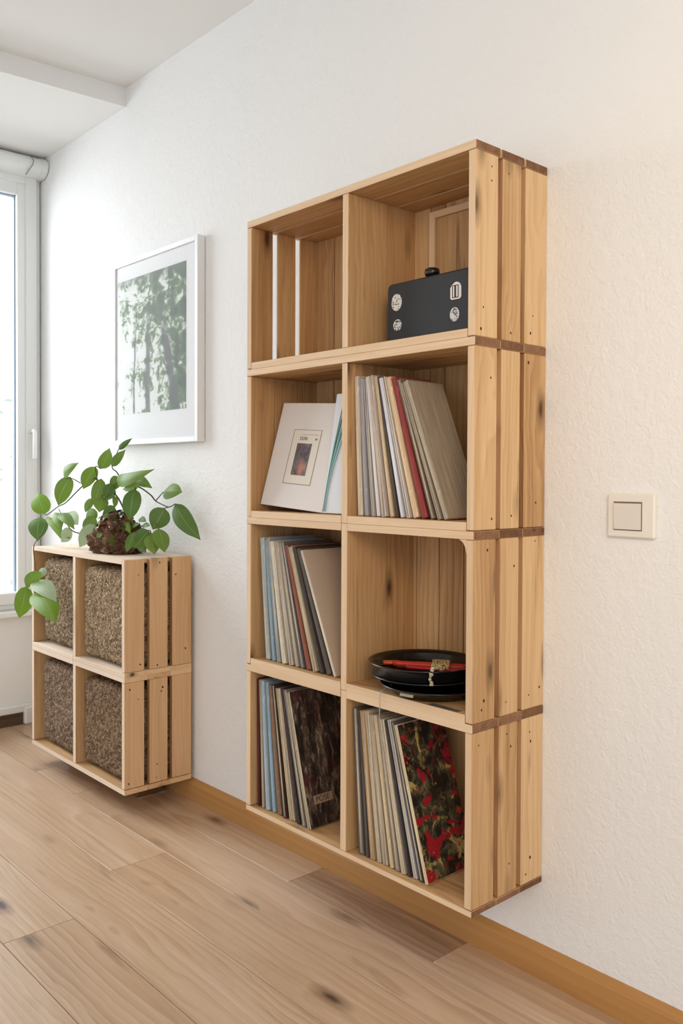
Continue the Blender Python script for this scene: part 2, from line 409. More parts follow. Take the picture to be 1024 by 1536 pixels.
# framed board standing against the back of the top right compartment
mb = MB(); fx0, fx1, fz0, fz1 = .437, W - TS - .002, 3 * H + .0175, 3 * H + .343
ringframe2 = lambda a, b, y0, y1, c, d, w: [mb.box((a, y0, c), (a + w, y1, d), .001, 2), mb.box((b - w, y0, c), (b, y1, d), .001, 2), mb.box((a + w, y0, c), (b - w, y1, c + w), .001, 0), mb.box((a + w, y0, d - w), (b - w, y1, d), .001, 0)]
ringframe2(fx0, fx1, -.03, -.017, fz0, fz1, .016)
fp = obj('board_frame', mb, pine_pale, crates[0])
mb = MB(); mb.box((fx0 + .018, -.024, fz0 + .0165), (fx0 + .14, -.018, fz1 - .0165), .0005, 2, seed=5); mb.box((fx0 + .142, -.024, fz0 + .0165), (fx1 - .0165, -.018, fz1 - .0165), .0005, 2, seed=6)
obj('board', mb, pine_in, crates[0])
# small curved corner block in the third crate
mb = MB(); q = []
cx_, cz_ = W - TS, 2 * H - .0165
poly = [(cx_, cz_), (cx_ - .02, cz_)] + [(cx_ - .02 + .018 * math.sin(a), cz_ - .028 + .026 * math.cos(a)) for a in [k * math.pi / 16 for k in range(1, 8)]] + [(cx_, cz_ - .03)]
mb.prism(poly, -D + .002, -D + .02)
obj('corner_block', mb, pine_pale, crates[2])

# floor crate unit
w2, d2, h2 = .70, .239, .3625
sx, sy, sz = -1.303, -.015, .069
low = thing('crate_cabinet', 'low pine cabinet of two stacked crates on an added dark base beside the window', 'cabinet', (sx, sy, 0))
S2 = [(-d2, -.171), (-.152, -.088), (-.071, -.0005)]
mats2 = (pine_floor_crate, pine_in, pine_white, pine_floor_crate)
BK2 = [.018, .11, .2, .33, .35, .44, .54, .62, w2 - .018]
c_lo = crate(low, 'crate', w2, d2, h2, sz, S2, .018, .016, .016, .35, .02, mats2, 1300, full_bottom=True, split_top=True, left_gaps=False, backs=BK2)
c_hi = crate(low, 'crate', w2, d2, h2, sz + h2, S2, .018, .014, .014, .35, .02, mats2, 1500, split_bottom=True, full_bottom=True, left_gaps=False, backs=BK2, inset_top=True)
mb = MB(); mb.box((.05, -d2 + .115, .0), (w2 - .13, -.03, sz), .002)  # added dark base that reads as the shadow under the cabinet
obj('shadow_base', mb, wood('shadow_brown', (120, 84, 56), (100, 68, 44), (74, 50, 34), .1, .1), low)

# speckled shaggy blocks in the four compartments of the floor unit
def shag_mat(name, tone):
    g = NG(name, .95, .05); v = g.coord()
    cell = g.sep(g.vor(v, 165, 'Color'))[0]; big = g.noise(v, 9, 3)
    f = g.math('ADD', g.math('MULTIPLY', cell, .8), g.math('MULTIPLY', g.noise(v, 300, 2), .3))
    col = g.ramp(f, [(.10, s2l(tuple(int(c * .55) for c in tone))), (.42, s2l(tuple(int(c * .8) for c in tone))), (.75, s2l(tone)), (1, s2l(tuple(min(255, int(c * 1.25)) for c in tone)))])
    col = g.mix(g.ramp(big, [(.35, 0.0), (.7, .3)]), col, s2l((82, 62, 50)))
    g.set('Base Color', col); g.bump(g.math('SUBTRACT', 1.0, g.vor(v, 165)), .6, .004)
    return g.m
def shag(x0, x1, z0, z1, label, tone, r=.035, seed=0):
    """rounded block with a tufted skin, world coords"""
    y0, y1 = sy - d2 + .016, sy - .03
    base = Vector(((x0 + x1) / 2, (y0 + y1) / 2, z0)); hx, hy, hz = (x1 - x0) / 2, (y1 - y0) / 2, (z1 - z0) / 2
    bm = bmesh.new(); N = 62
    def patch(fn, nu, nv):
        g_ = [[bm.verts.new(fn(i / nu * 2 - 1, j / nv * 2 - 1)) for j in range(nv + 1)] for i in range(nu + 1)]
        for i in range(nu):
            for j in range(nv): bm.faces.new((g_[i][j], g_[i + 1][j], g_[i + 1][j + 1], g_[i][j + 1]))
    patch(lambda u, v: (u * hx, -hy, v * hz), N, N); patch(lambda u, v: (u * hx, hy, v * hz), 12, 12)
    patch(lambda u, v: (-hx, u * hy, v * hz), 34, N); patch(lambda u, v: (hx, u * hy, v * hz), 34, N)
    patch(lambda u, v: (u * hx, v * hy, hz), N, 34); patch(lambda u, v: (u * hx, v * hy, -hz), 12, 12)
    bmesh.ops.remove_doubles(bm, verts=bm.verts, dist=.0004)
    for v in bm.verts:
        p = v.co.copy(); inner = Vector((max(-hx + r, min(hx - r, p.x)), max(-hy + r, min(hy - r, p.y)), max(-hz + r, min(hz - r, p.z))))
        d = p - inner
        if d.length > 1e-6:
            nrm = d.normalized(); q = inner + nrm * r
        else: nrm = d; q = p
        k = Vector((q.x + seed, q.y + seed * 2, q.z))
        amp = noise.noise(k * 130) * .0042 + noise.noise(k * 60) * .003 + noise.noise(k * 11) * .004 - .006
        v.co = q + nrm * amp + Vector((0, 0, hz))
    me = bpy.data.meshes.new('shaggy_block'); bm.to_mesh(me); bm.free()
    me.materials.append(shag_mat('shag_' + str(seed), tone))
    for p in me.polygons: p.use_smooth = True
    o = bpy.data.objects.new('shaggy_block', me); C.objects.link(o); o.location = base
    tag(o, label, 'block', 'speckled shaggy blocks in the floor crates')
zb0, zb1 = sz + .016, sz + h2 + .014
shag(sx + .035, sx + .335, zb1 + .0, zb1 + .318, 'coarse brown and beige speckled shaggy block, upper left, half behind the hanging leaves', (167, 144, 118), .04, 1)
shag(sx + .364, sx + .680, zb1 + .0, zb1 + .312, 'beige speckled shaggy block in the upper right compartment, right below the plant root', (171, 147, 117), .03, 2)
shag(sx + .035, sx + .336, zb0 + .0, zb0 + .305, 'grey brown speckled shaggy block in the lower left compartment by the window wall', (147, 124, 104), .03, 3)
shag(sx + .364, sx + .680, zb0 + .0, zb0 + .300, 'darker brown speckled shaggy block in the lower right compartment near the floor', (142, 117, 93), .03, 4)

# ------------------------------------------------------------------ plant
LEAVES = [
(-1.294,-0.210,0.911,-1.366,-0.200,0.989,0.056,1),(-1.354,-0.200,0.896,-1.294,-0.235,0.812,0.057,3),
(-1.171,-0.190,1.048,-1.032,-0.200,1.097,0.034,0),(-1.119,-0.190,1.048,-1.176,-0.210,0.945,0.049,0),
(-0.947,-0.160,1.076,-0.903,-0.150,1.146,0.037,0),(-0.966,-0.170,1.083,-1.017,-0.190,1.006,0.042,0),
(-1.192,-0.170,0.918,-1.078,-0.180,0.879,0.044,2),(-1.232,-0.180,0.914,-1.065,-0.200,0.864,0.037,0),
(-1.267,-0.210,0.901,-1.133,-0.220,0.829,0.034,1),(-1.226,-0.200,0.918,-1.151,-0.210,0.857,0.031,1),
(-1.101,-0.200,0.867,-1.151,-0.210,0.815,0.035,2),(-1.164,-0.190,0.861,-1.105,-0.200,0.830,0.029,0),
(-0.943,-0.160,1.042,-0.954,-0.180,0.947,0.040,0),(-0.989,-0.170,0.974,-1.003,-0.190,0.926,0.025,0),
(-0.932,-0.160,0.981,-0.919,-0.180,0.929,0.040,0),(-0.932,-0.180,0.929,-1.001,-0.190,0.895,0.037,0),
(-0.925,-0.190,0.911,-0.973,-0.210,0.857,0.040,0),(-0.912,-0.200,0.888,-0.963,-0.230,0.810,0.041,2),
(-0.905,-0.140,1.025,-0.919,-0.160,0.975,0.034,3),(-0.889,-0.120,1.042,-0.925,-0.140,1.018,0.036,0),
(-0.892,-0.130,1.042,-0.655,-0.120,1.074,0.037,0),(-0.851,-0.100,1.047,-0.722,-0.090,1.012,0.033,0),
(-0.735,-0.130,1.022,-0.811,-0.150,1.007,0.027,1),(-0.746,-0.140,1.009,-0.742,-0.160,0.909,0.048,3),
(-0.688,-0.070,1.000,-0.588,-0.060,1.001,0.047,0),(-0.646,-0.090,0.949,-0.668,-0.120,0.880,0.055,3),
(-0.628,-0.060,0.963,-0.512,-0.040,0.852,0.048,3),(-0.631,-0.120,0.885,-0.577,-0.130,0.813,0.045,0),
(-0.641,-0.150,0.880,-0.703,-0.170,0.821,0.047,3),(-0.639,-0.140,0.868,-0.604,-0.150,0.806,0.040,0),
(-0.929,-0.130,1.086,-0.848,-0.120,1.140,0.025,0),(-0.897,-0.120,1.142,-0.821,-0.110,1.178,0.016,3),
(-0.887,-0.120,1.034,-0.943,-0.130,1.015,0.038,0),(-0.906,-0.130,0.984,-0.887,-0.140,0.943,0.016,0),
(-0.911,-0.140,1.019,-0.924,-0.150,0.967,0.032,3),(-0.739,-0.130,0.836,-0.676,-0.140,0.806,0.030,3),
(-0.854,-0.130,0.908,-0.757,-0.150,0.864,0.024,1),(-0.757,-0.120,0.910,-0.709,-0.120,0.904,0.018,3),
(-0.784,-0.130,0.888,-0.735,-0.130,0.895,0.016,3),(-0.737,-0.120,0.890,-0.684,-0.120,0.892,0.016,3),
(-0.685,-0.170,0.873,-0.712,-0.190,0.808,0.025,3),(-0.850,-0.160,0.951,-0.896,-0.180,0.904,0.034,3),
(-1.120,-0.310,0.651,-0.905,-0.340,0.573,0.070,1),(-1.216,-0.310,0.659,-1.230,-0.330,0.548,0.053,1),
(-1.114,-0.300,0.718,-1.220,-0.310,0.657,0.038,1),(-1.181,-0.290,0.682,-0.986,-0.300,0.628,0.057,2),
(-1.109,-0.280,0.722,-1.161,-0.290,0.706,0.026,2)]
STEMS = [
[(-0.797,-0.130,0.876),(-0.837,-0.130,0.936),(-0.878,-0.130,0.975),(-0.927,-0.130,1.010),(-0.881,-0.125,1.037),(-0.898,-0.125,1.064),(-0.924,-0.130,1.084),(-0.897,-0.120,1.142)],
[(-0.791,-0.130,0.883),(-0.779,-0.140,0.906),(-0.746,-0.140,1.008),(-0.772,-0.110,1.015),(-0.716,-0.100,0.990),(-0.702,-0.090,0.971),(-0.670,-0.080,0.958),(-0.650,-0.070,0.952),(-0.628,-0.060,0.963)],
[(-0.702,-0.090,0.971),(-0.697,-0.080,0.984),(-0.688,-0.070,1.000)],
[(-0.650,-0.070,0.952),(-0.657,-0.080,0.949),(-0.646,-0.090,0.949)],
[(-0.892,-0.130,1.042),(-0.881,-0.125,1.037)],[(-0.851,-0.100,1.047),(-0.772,-0.110,1.020)],
[(-0.915,-0.140,0.917),(-0.935,-0.160,0.982),(-0.969,-0.160,1.033),(-0.990,-0.170,1.042),(-1.060,-0.180,1.009),(-1.156,-0.190,0.956),(-1.217,-0.190,0.941),(-1.289,-0.200,0.909),(-1.294,-0.210,0.910)],
[(-0.947,-0.160,1.076),(-0.966,-0.170,1.083),(-0.969,-0.160,1.033)],
[(-0.915,-0.140,0.892),(-0.929,-0.180,0.850),(-1.039,-0.190,0.851),(-1.101,-0.200,0.866),(-1.217,-0.190,0.931)],
[(-1.060,-0.180,1.026),(-1.104,-0.190,1.042),(-1.171,-0.190,1.048)],[(-0.990,-0.170,0.972),(-0.935,-0.160,0.982)],
[(-0.721,-0.150,0.842),(-0.641,-0.150,0.880),(-0.639,-0.140,0.868),(-0.631,-0.120,0.885),(-0.667,-0.110,0.907),(-0.646,-0.090,0.949)],
[(-1.267,-0.210,0.901),(-1.252,-0.235,0.846),(-1.250,-0.268,0.800),(-1.225,-0.275,0.74),(-1.175,-0.290,0.690),(-1.120,-0.310,0.651)],
[(-1.175,-0.290,0.690),(-1.222,-0.305,0.653)]]
plant = thing('trailing_plant', 'green trailing leafy plant with reddish brown root clump on the floor crates', 'plant', (-.87, -.14, .794))
def leaf_mat():
    g = NG('leaf_green', .42, .35); tone = g.attr('pv', 'Fac'); gc = g.sep(g.attr('gc'))
    c = g.ramp(tone, [(0.0, s2l((114, 144, 54))), (.33, s2l((124, 164, 38))), (.66, s2l((188, 206, 168))), (1.0, s2l((84, 118, 48)))])
    n = g.noise(g.attr('gc'), 4, 3)
    c = g.mix(g.math('MULTIPLY', n, .4), c, s2l((66, 98, 36)))
    rib = g.ramp(g.math('ABSOLUTE', gc[1]), [(.015, .35), (.06, 0.0)])
    c = g.mix(rib, c, s2l((172, 196, 120)))
    vein = g.math('SINE', g.math('MULTIPLY', g.math('ADD', gc[0], g.math('MULTIPLY', g.math('ABSOLUTE', gc[1]), -.35)), 60.0))
    c = g.mix(g.math('MULTIPLY', g.ramp(vein, [(.75, 0.0), (1.0, 1.0)]), .12), c, s2l((180, 200, 130)))
    g.set('Base Color', c)
    t = g.n.new('ShaderNodeBsdfTranslucent'); g.l.new(c, t.inputs[0]); m = g.n.new('ShaderNodeMixShader'); m.inputs[0].default_value = .28
    g.l.new(g.b.outputs[0], m.inputs[1]); g.l.new(t.outputs[0], m.inputs[2]); g.l.new(m.outputs[0], g.n['Material Output'].inputs['Surface'])
    return g.m
mb = MB(); eye = Vector((2.7, -1.4, .25)).normalized(); rl = random.Random(3)
for (x0, y0, z0, x1, y1, z1, wd, tone) in LEAVES:
    b, t = Vector((x0, y0, z0)), Vector((x1, y1, z1)); L = t - b; ln = L.length; ax = L.normalized()
    nr = eye + Vector((rl.uniform(-.25, .25), rl.uniform(-.25, .25), rl.uniform(0, .35))); nr = (nr - ax * nr.dot(ax)).normalized(); sd = ax.cross(nr)
    NL, NW = 12, 3; vs = []; gc = []; fs = []
    bend = rl.uniform(.06, .13) * ln; fold = rl.uniform(.12, .3)
    if abs(wd / ln) < .25: bend *= 1.2
    curve = rl.uniform(-.05, .05) * ln
    if (x0, z0) == (-0.892, 1.042): curve = .10 * ln
    for i in range(NL + 1):
        s_ = i / NL
        prof = math.sin(math.pi * min(1, s_ ** .78)) ** .72 if 0 < s_ < 1 else 0.0
        if s_ > .8: prof *= 1 - .45 * ((s_ - .8) / .2)
        hw = max(.0006, prof * wd * .62)
        mid = b + L * s_ + nr * (bend * math.sin(math.pi * s_)) + sd * (curve * math.sin(math.pi * s_))
        for j in range(-NW, NW + 1):
            q = j / NW
            vs.append(mid + sd * (q * hw) - nr * (fold * abs(q) ** 1.5 * hw - .03 * hw * math.sin(9 * s_ + q)))
            gc.append((s_ + tone, q, 0.3 * x0 * 10))
    n_ = 2 * NW + 1
    for i in range(NL):
        for j in range(2 * NW): fs.append((i * n_ + j, i * n_ + j + 1, (i + 1) * n_ + j + 1, (i + 1) * n_ + j))
    mb.add(vs, fs, 0, gc, min(1, max(0, tone / 3 + rl.uniform(-.08, .08))), True)
for v in range(len(mb.v)):
    x, y, z = mb.v[v]
    if y < -.012 or True: mb.v[v] = (x, min(y, -.012), max(z, .798) if -.255 < y else z)
world_child(obj('foliage', mb, leaf_mat(), recalc=False), plant)
mb = MB()
def smooth_path(p, k=4):
    p = [Vector(q) for q in p]; out = []
    for i in range(len(p) - 1):
        a, b, c, d = p[max(i - 1, 0)], p[i], p[i + 1], p[min(i + 2, len(p) - 1)]
        for j in range(k):
            t = j / k
            out.append(.5 * ((2 * b) + (c - a) * t + (2 * a - 5 * b + 4 * c - d) * t * t + (3 * b - a - 3 * c + d) * t ** 3))
    return out + [p[-1]]
for i, s_ in enumerate(STEMS): mb.tube(smooth_path(s_), .0034 if i in (0, 1, 6, 8) else .0019, 6, r2=.0016)
world_child(obj('stem', mb, plain('stem_green', (84, 92, 52), .6, var=.2, scale=60)), plant)
# root clump: knobbly mossy mass with curled scales
bm = bmesh.new(); bmesh.ops.create_icosphere(bm, subdivisions=5, radius=1)
for v in bm.verts:
    d = v.co.normalized(); k = d * 2.2
    a = 1 + .34 * noise.noise(k) + .30 * abs(noise.noise(k * 2.6 + Vector((3, 1, 2)))) + .16 * noise.noise(k * 7) + .08 * noise.noise(k * 17)
    top = max(0, d.z)
    v.co = Vector((d.x * .1 * a * (1 - .22 * top), d.y * .07 * a, d.z * (.092 if d.z > 0 else .045) * a))
    if v.co.z < -.026: v.co.z = -.026
rootv = [(v.co.x - .862, v.co.y - .145, v.co.z + .8205) for v in bm.verts]; rootf = [[v.index for v in f.verts] for f in bm.faces]; bm.free()
g = NG('root_brown', .9, .1); v = g.coord(); n = g.noise(v, 34, 5, .65, .8)
c = g.ramp(n, [(.3, s2l((46, 30, 26))), (.46, s2l((84, 60, 46))), (.56, s2l((112, 82, 64))), (.68, s2l((158, 136, 92))), (.85, s2l((196, 180, 140)))])
c = g.mix(g.ramp(g.noise(g.map(v, (1, 1, 1), (4, 2, 9)), 22, 3), [(.60, 0.0), (.68, .75)]), c, s2l((122, 44, 48)))
c = g.mix(g.ramp(g.noise(g.map(v, (1, 1, 1), (14, 5, 3)), 16, 3), [(.56, 0.0), (.68, .8)]), c, s2l((92, 104, 44)))
g.set('Base Color', c); g.bump(n, .8, .006); root_mat = g.m
mb = MB(); rr = random.Random(12); mb.add(rootv, rootf, 1, None, .5, True)
for k in range(90):                                   # small curled scales and moss tips over the clump
    th = rr.uniform(0, 2 * math.pi); ph = rr.uniform(.15, 1.45)
    d = Vector((math.cos(th) * math.sin(ph), math.sin(th) * math.sin(ph), math.cos(ph)))
    p = Vector((-.862 + d.x * .1 * (1 - .3 * d.z), -.145 + d.y * .075, .815 + d.z * .115)); sdv = d.cross(Vector((rr.uniform(-1, 1), rr.uniform(-1, 1), rr.uniform(-1, 1)))).normalized(); u = d.cross(sdv)
    L_ = rr.uniform(.012, .026); w_ = L_ * rr.uniform(.35, .6); vs = []; fs = []
    for i in range(5):
        s_ = i / 4; hw = w_ * math.sin(math.pi * (.15 + .8 * s_))
        c0 = p + u * (L_ * s_) + d * (.012 * s_ * (1.6 - s_))
        vs += [c0 - sdv * hw, c0 - d * .003, c0 + sdv * hw]
    for i in range(4):
        for j in range(2): fs.append((i * 3 + j, i * 3 + j + 1, i * 3 + j + 4, i * 3 + j + 3))
    mb.add([(a[0], a[1], max(a[2], .797)) for a in vs], fs, 0, None, rr.random(), True)
g = NG('scale_mix', .7, .2); c = g.ramp(g.attr('pv', 'Fac'), [(0, s2l((70, 92, 40))), (.3, s2l((104, 116, 58))), (.5, s2l((116, 74, 60))), (.72, s2l((76, 50, 40))), (.9, s2l((206, 190, 150)))], 'CONSTANT')
g.set('Base Color', c)
world_child(obj('root_clump', mb, [g.m, root_mat], recalc=False), plant)

# ------------------------------------------------------------------ picture on the wall
pic = thing('framed_picture', 'white framed picture of green trees, garden reflection painted in, hanging on the wall beside the shelf', 'picture', (-.83, -.015, 1.163))
px0, px1, pz0, pz1, py = -1.112, -.547, 1.163, 1.818, -.03
mb = MB()
fw = .017
mb.box((px0, py, pz0), (px0 + fw, -.002, pz1), .001); mb.box((px1 - fw, py, pz0), (px1, -.002, pz1), .001)
mb.box((px0 + fw, py, pz0), (px1 - fw, -.002, pz0 + fw), .001); mb.box((px0 + fw, py, pz1 - fw), (px1 - fw, -.002, pz1), .001)
world_child(obj('picture_frame', mb, frame_white), pic)
mb = MB(); mb.box((px0 + fw, -.022, pz0 + fw), (px1 - fw, -.012, pz1 - fw), 0)
world_child(obj('mat_board', mb, plain('mat_board', (250, 251, 251), .7, var=.01)), pic)
g = NG('tree_print_reflection', .6, .2); v = g.coord(); ve = g.map(v, (1, 1, 1))  # tree image with the garden's reflection in the glass painted into its colour
n1 = g.noise(ve, 13, 8, .72, .4); n2 = g.noise(g.map(v, (1, 1, 1.3), (5, 2, 1)), 34, 6, .72, .6)
sp = g.sep(v)
f = g.math('ADD', g.math('MULTIPLY', n1, .75), g.math('MULTIPLY', n2, .45))
f = g.math('ADD', f, g.math('MULTIPLY', g.math('SUBTRACT', sp[0], .23), -.35))
f = g.math('SUBTRACT', f, g.math('MULTIPLY', g.math('SUBTRACT', sp[2], .3), .12))
c = g.ramp(f, [(.42, s2l((48, 56, 48))), (.53, s2l((70, 90, 56))), (.585, s2l((112, 136, 82))), (.62, s2l((190, 204, 180))), (.65, s2l((248, 250, 248)))])
def trunk(x, w, lean):
    global c
    dx = g.math('SUBTRACT', sp[0], g.math('ADD', g.math('MULTIPLY', sp[2], lean), g.math('ADD', x, g.math('MULTIPLY', n1, .03))))
    m_ = g.ramp(g.math('ABSOLUTE', dx), [(w * .6, .9), (w * 1.3, 0.0)])
    fade = g.ramp(sp[2], [(.22, 1.0), (.42, 0.0)])
    c = g.mix(g.math('MULTIPLY', m_, fade), c, s2l((70, 74, 68)))
trunk(.20, .016, .0); trunk(.385, .026, -.28); trunk(.10, .006, .05)
c = g.mix(g.ramp(g.math('ADD', sp[2], g.math('MULTIPLY', n1, .1)), [(.49, 0.0), (.54, .8)]), c, s2l((98, 106, 94)))
g.set('Base Color', c)
mb = MB(); mb.box((0, -.0006, 0), (.463, .0, .478), 0)
o = obj('print_with_reflection', mb, g.m, pic); o.location = Vector((-1.088, -.0222, 1.272)) - pic.location
g2 = NG('picture_glass', .03, .5); tr = g2.n.new('ShaderNodeBsdfTransparent'); gl = g2.n.new('ShaderNodeBsdfGlossy'); gl.inputs['Roughness'].default_value = .03
fr = g2.n.new('ShaderNodeFresnel'); fr.inputs[0].default_value = 1.17; mx = g2.n.new('ShaderNodeMixShader')
g2.l.new(fr.outputs[0], mx.inputs[0]); g2.l.new(tr.outputs[0], mx.inputs[1]); g2.l.new(gl.outputs[0], mx.inputs[2]); g2.l.new(mx.outputs[0], g2.n['Material Output'].inputs['Surface'])
mb = MB(); mb.add([(px0 + fw, -.0255, pz0 + fw), (px1 - fw, -.0255, pz0 + fw), (px1 - fw, -.0255, pz1 - fw), (px0 + fw, -.0255, pz1 - fw)], [(0, 1, 2, 3)])
world_child(obj('glass_pane', mb, g2.m, recalc=False), pic)

# ------------------------------------------------------------------ light switch
sw = thing('light_switch', 'square white rocker light switch on the textured wall right of the shelf', 'switch', (.943, 0, .937))
mb = MB(); mb.box((.8945, -.011, .9375), (.9925, -.0003, 1.0215), .003)
a, b, c_, d_ = .9085, .968, .951, 1.0065
world_child(obj('switch_frame', mb, plain('switch_white', (236, 230, 220), .35, .4, var=.01)), sw)
mb = MB(); mb.box((a, -.0122, c_), (b, -.0108, d_), .0004)
world_child(obj('switch_gap', mb, plain('gap_brown', (120, 104, 88), .6)), sw)
mb = MB(); mb.add([(a + .002, -.0142, c_ + .0022), (b - .0015, -.0142, c_ + .0022), (b - .0015, -.0165, d_ - .0032), (a + .002, -.0165, d_ - .0032),
                   (a + .002, -.012, c_ + .0022), (b - .0015, -.012, c_ + .0022), (b - .0015, -.012, d_ - .0032), (a + .002, -.012, d_ - .0032)],
                  [(0, 1, 2, 3), (0, 4, 5, 1), (1, 5, 6, 2), (2, 6, 7, 3), (3, 7, 4, 0)])
world_child(obj('rocker', mb, plain('rocker_white', (226, 220, 212), .35, .4, var=.01)), sw)

# ------------------------------------------------------------------ radio-like black box
rz = Z0 + 3 * H + .017
radio = thing('stickered_case', 'black rounded case with four white stickers in the top right compartment', 'case', (.575, -.12, rz))
def rbox(mb, x0, x1, y0, y1, z0, z1, r, seg=6, c=.004):
    pts = []
    for (cx, cz, a0) in ((x1 - r, z1 - r, 0), (x0 + r, z1 - r, 90)):
        for k in range(seg + 1):
            a = R(a0 + 90 * k / seg); pts.append((cx + r * math.cos(a), cz + r * math.sin(a)))
    pts += [(x0, z0), (x1, z0)]
    n = len(pts); mx_, mz = (x0 + x1) / 2, (z0 + z1) / 2
    ins = lambda p: (p[0] + (c if p[0] < mx_ else -c), p[1] + (c if p[1] < mz else -c))
    vs = [(ins(p)[0], y0, ins(p)[1]) for p in pts] + [(p[0], y0 + c, p[1]) for p in pts] + [(p[0], y1, p[1]) for p in pts]
    fs = [list(range(n)), list(range(2 * n, 3 * n))[::-1]]
    for l in range(2):
        fs += [[l * n + k, l * n + (k + 1) % n, (l + 1) * n + (k + 1) % n, (l + 1) * n + k] for k in range(n)]
    mb.add(vs, fs, 0)
mb = MB(); rbox(mb, .440, .716, -.17, -.07, rz + .0005, rz + .137, .012)
world_child(obj('case_body', mb, black_plastic), radio)
mb = MB(); mb.lathe([(0, rz + .136), (.009, rz + .136), (.009, rz + .140), (.0145, rz + .142), (.0165, rz + .149), (.0155, rz + .156), (.010, rz + .159), (0, rz + .1595)], .552, -.145, 24)
world_child(obj('knob', mb, black_gloss), radio)
def sticker_mat(name, kind):
    g = NG(name, .5, .3); v = g.coord()
    if kind == 0: c = g.ramp(g.vor(v, 190, 'Distance', 'F1', .35), [(.30, s2l((26, 26, 28))), (.42, s2l((226, 222, 214)))])
    elif kind == 1: c = g.ramp(g.noise(v, 210, 3, .6), [(.42, s2l((100, 100, 100))), (.52, s2l((222, 222, 220)))])
    else: c = g.ramp(g.noise(v, 120, 3, .6, 1), [(.40, s2l((120, 122, 122))), (.47, s2l((214, 215, 213)))])
    g.set('Base Color', c); return g.m
def disc(cx, cz, rx, rz_, y, th=.0006, n=28):
    mb = MB(); mb.prism([(rx * math.cos(2 * math.pi * k / n), rz_ * math.sin(2 * math.pi * k / n)) for k in range(n)], -th, 0)
    return mb
YF = -.1702
def put(name, mb, mat, x, z, y=YF):
    o = obj(name, mb, mat, radio); o.location = Vector((x, y, z)) - radio.location; return o
o = put('sticker', disc(0, 0, .0155, .0185, 0), sticker_mat('sticker_dots', 0), .471, rz + .0945); o['label'] = 'large round white sticker with black dot lattice'
o = put('sticker', disc(0, 0, .0125, .0125, 0), sticker_mat('sticker_face', 1), .474, rz + .0445); o['label'] = 'small round white sticker with grey print'
mb2 = MB(); mb2.tube([(-.004, -.0008, .0075), (.0, -.001, .0085), (.0035, -.0008, .0075)], .0016, 6); 
o2 = obj('sticker_print', mb2, plain('print_grey', (60, 60, 60), .6), o)
mb = MB(); mb.prism([(-.0145, -.013), (-.011, -.0165), (.010, -.0165), (.0145, -.013), (.0145, .008), (.011, .0145), (.004, .0185), (-.002, .0185), (-.009, .0145), (-.0145, .008)], -.0006, 0)
o = put('sticker', mb, plain('sticker_white', (238, 234, 230), .5, var=.02), .640, rz + .093); o['label'] = 'white arched sticker with dark red bars'
mb = MB()
for xx in (-.0085, -.0012, .0068): mb.box((xx - (.0022 if xx == -.0012 else .0009), -.0012, -.0125), (xx + (.0022 if xx == -.0012 else .0009), -.0006, .0115), 0)
mb.box((-.009, -.0012, -.0135), (.0075, -.0006, -.0118), 0); mb.box((-.009, -.0012, .0110), (.0075, -.0006, .0126), 0)
obj('sticker_print', mb, plain('print_maroon', (66, 34, 40), .6), o)
o = put('sticker', disc(0, 0, .0125, .0145, 0), sticker_mat('sticker_grey', 2), .637, rz + .046); o['label'] = 'round pale grey sticker with curved marks'
mb = MB(); mb.tube([(-.003, -.0008, .009), (.001, -.001, .010), (.0035, -.0008, .0105)], .0012, 6); mb.tube([(-.003, -.0008, .004), (.002, -.0008, -.001), (.008, -.0008, -.006)], .0009, 6); mb.tube([(.008, -.0008, .005), (.004, -.0008, .0), (.0, -.0008, .004)], .0007, 6)
obj('sticker_print', mb, plain('print_grey2', (96, 98, 98), .6), o)

# ------------------------------------------------------------------ black dishes with red spatula-like contents in the third row
bz = Z0 + H + .017
bx, by = .528, -.138
def dish(name, label, cx, cy, z, r, h, rb, lip=.004):
    t = thing(name, label, 'dish', (cx, cy, z), group='black dishes stacked in the third row')
    mb = MB()
    mb.lathe([(0, 0), (rb, 0), (rb + .006, .001), (r * .86, h * .62), (r, h - .002), (r + .0005, h), (r - lip, h + .0005), (r - lip - .003, h - .003), (r * .84, h * .62 + .004), (rb, .006), (0, .005)], 0, 0, 72)
    obj('dish_body', mb, black_gloss, t)
    return t
d0 = dish('shallow_dish', 'bottom glossy black dish of the stack, on the shelf board', bx + .034, by - .002, bz + .0006, .118, .0225, .084)
d1 = dish('shallow_dish', 'middle glossy black dish with a thin pale rim highlight, in the stack', bx + .004, by, bz + .0242, .117, .0125, .092)
d2_ = dish('shallow_dish', 'topmost wide glossy black dish holding the red implements', bx, by, bz + .0375, .121, .026, .108)
mb = MB(); mb.box((-.016, -.0006, -.003), (.016, 0, .003), 0)
lb = obj('paper_label', mb, plain('label_cream', (176, 164, 140), .7), d0); lb.location = (.022, -.1105, .0142); lb.rotation_euler = (R(-33), 0, R(11))
topz = bz + .0375 + .0065
red_gloss = plain('red_gloss', (214, 58, 34), .25, .5, var=.2, scale=18); orange_gloss = plain('orange_gloss', (226, 96, 52), .3, .5, var=.2, scale=14); crimson = plain('crimson', (170, 24, 34), .3, .5, var=.15)
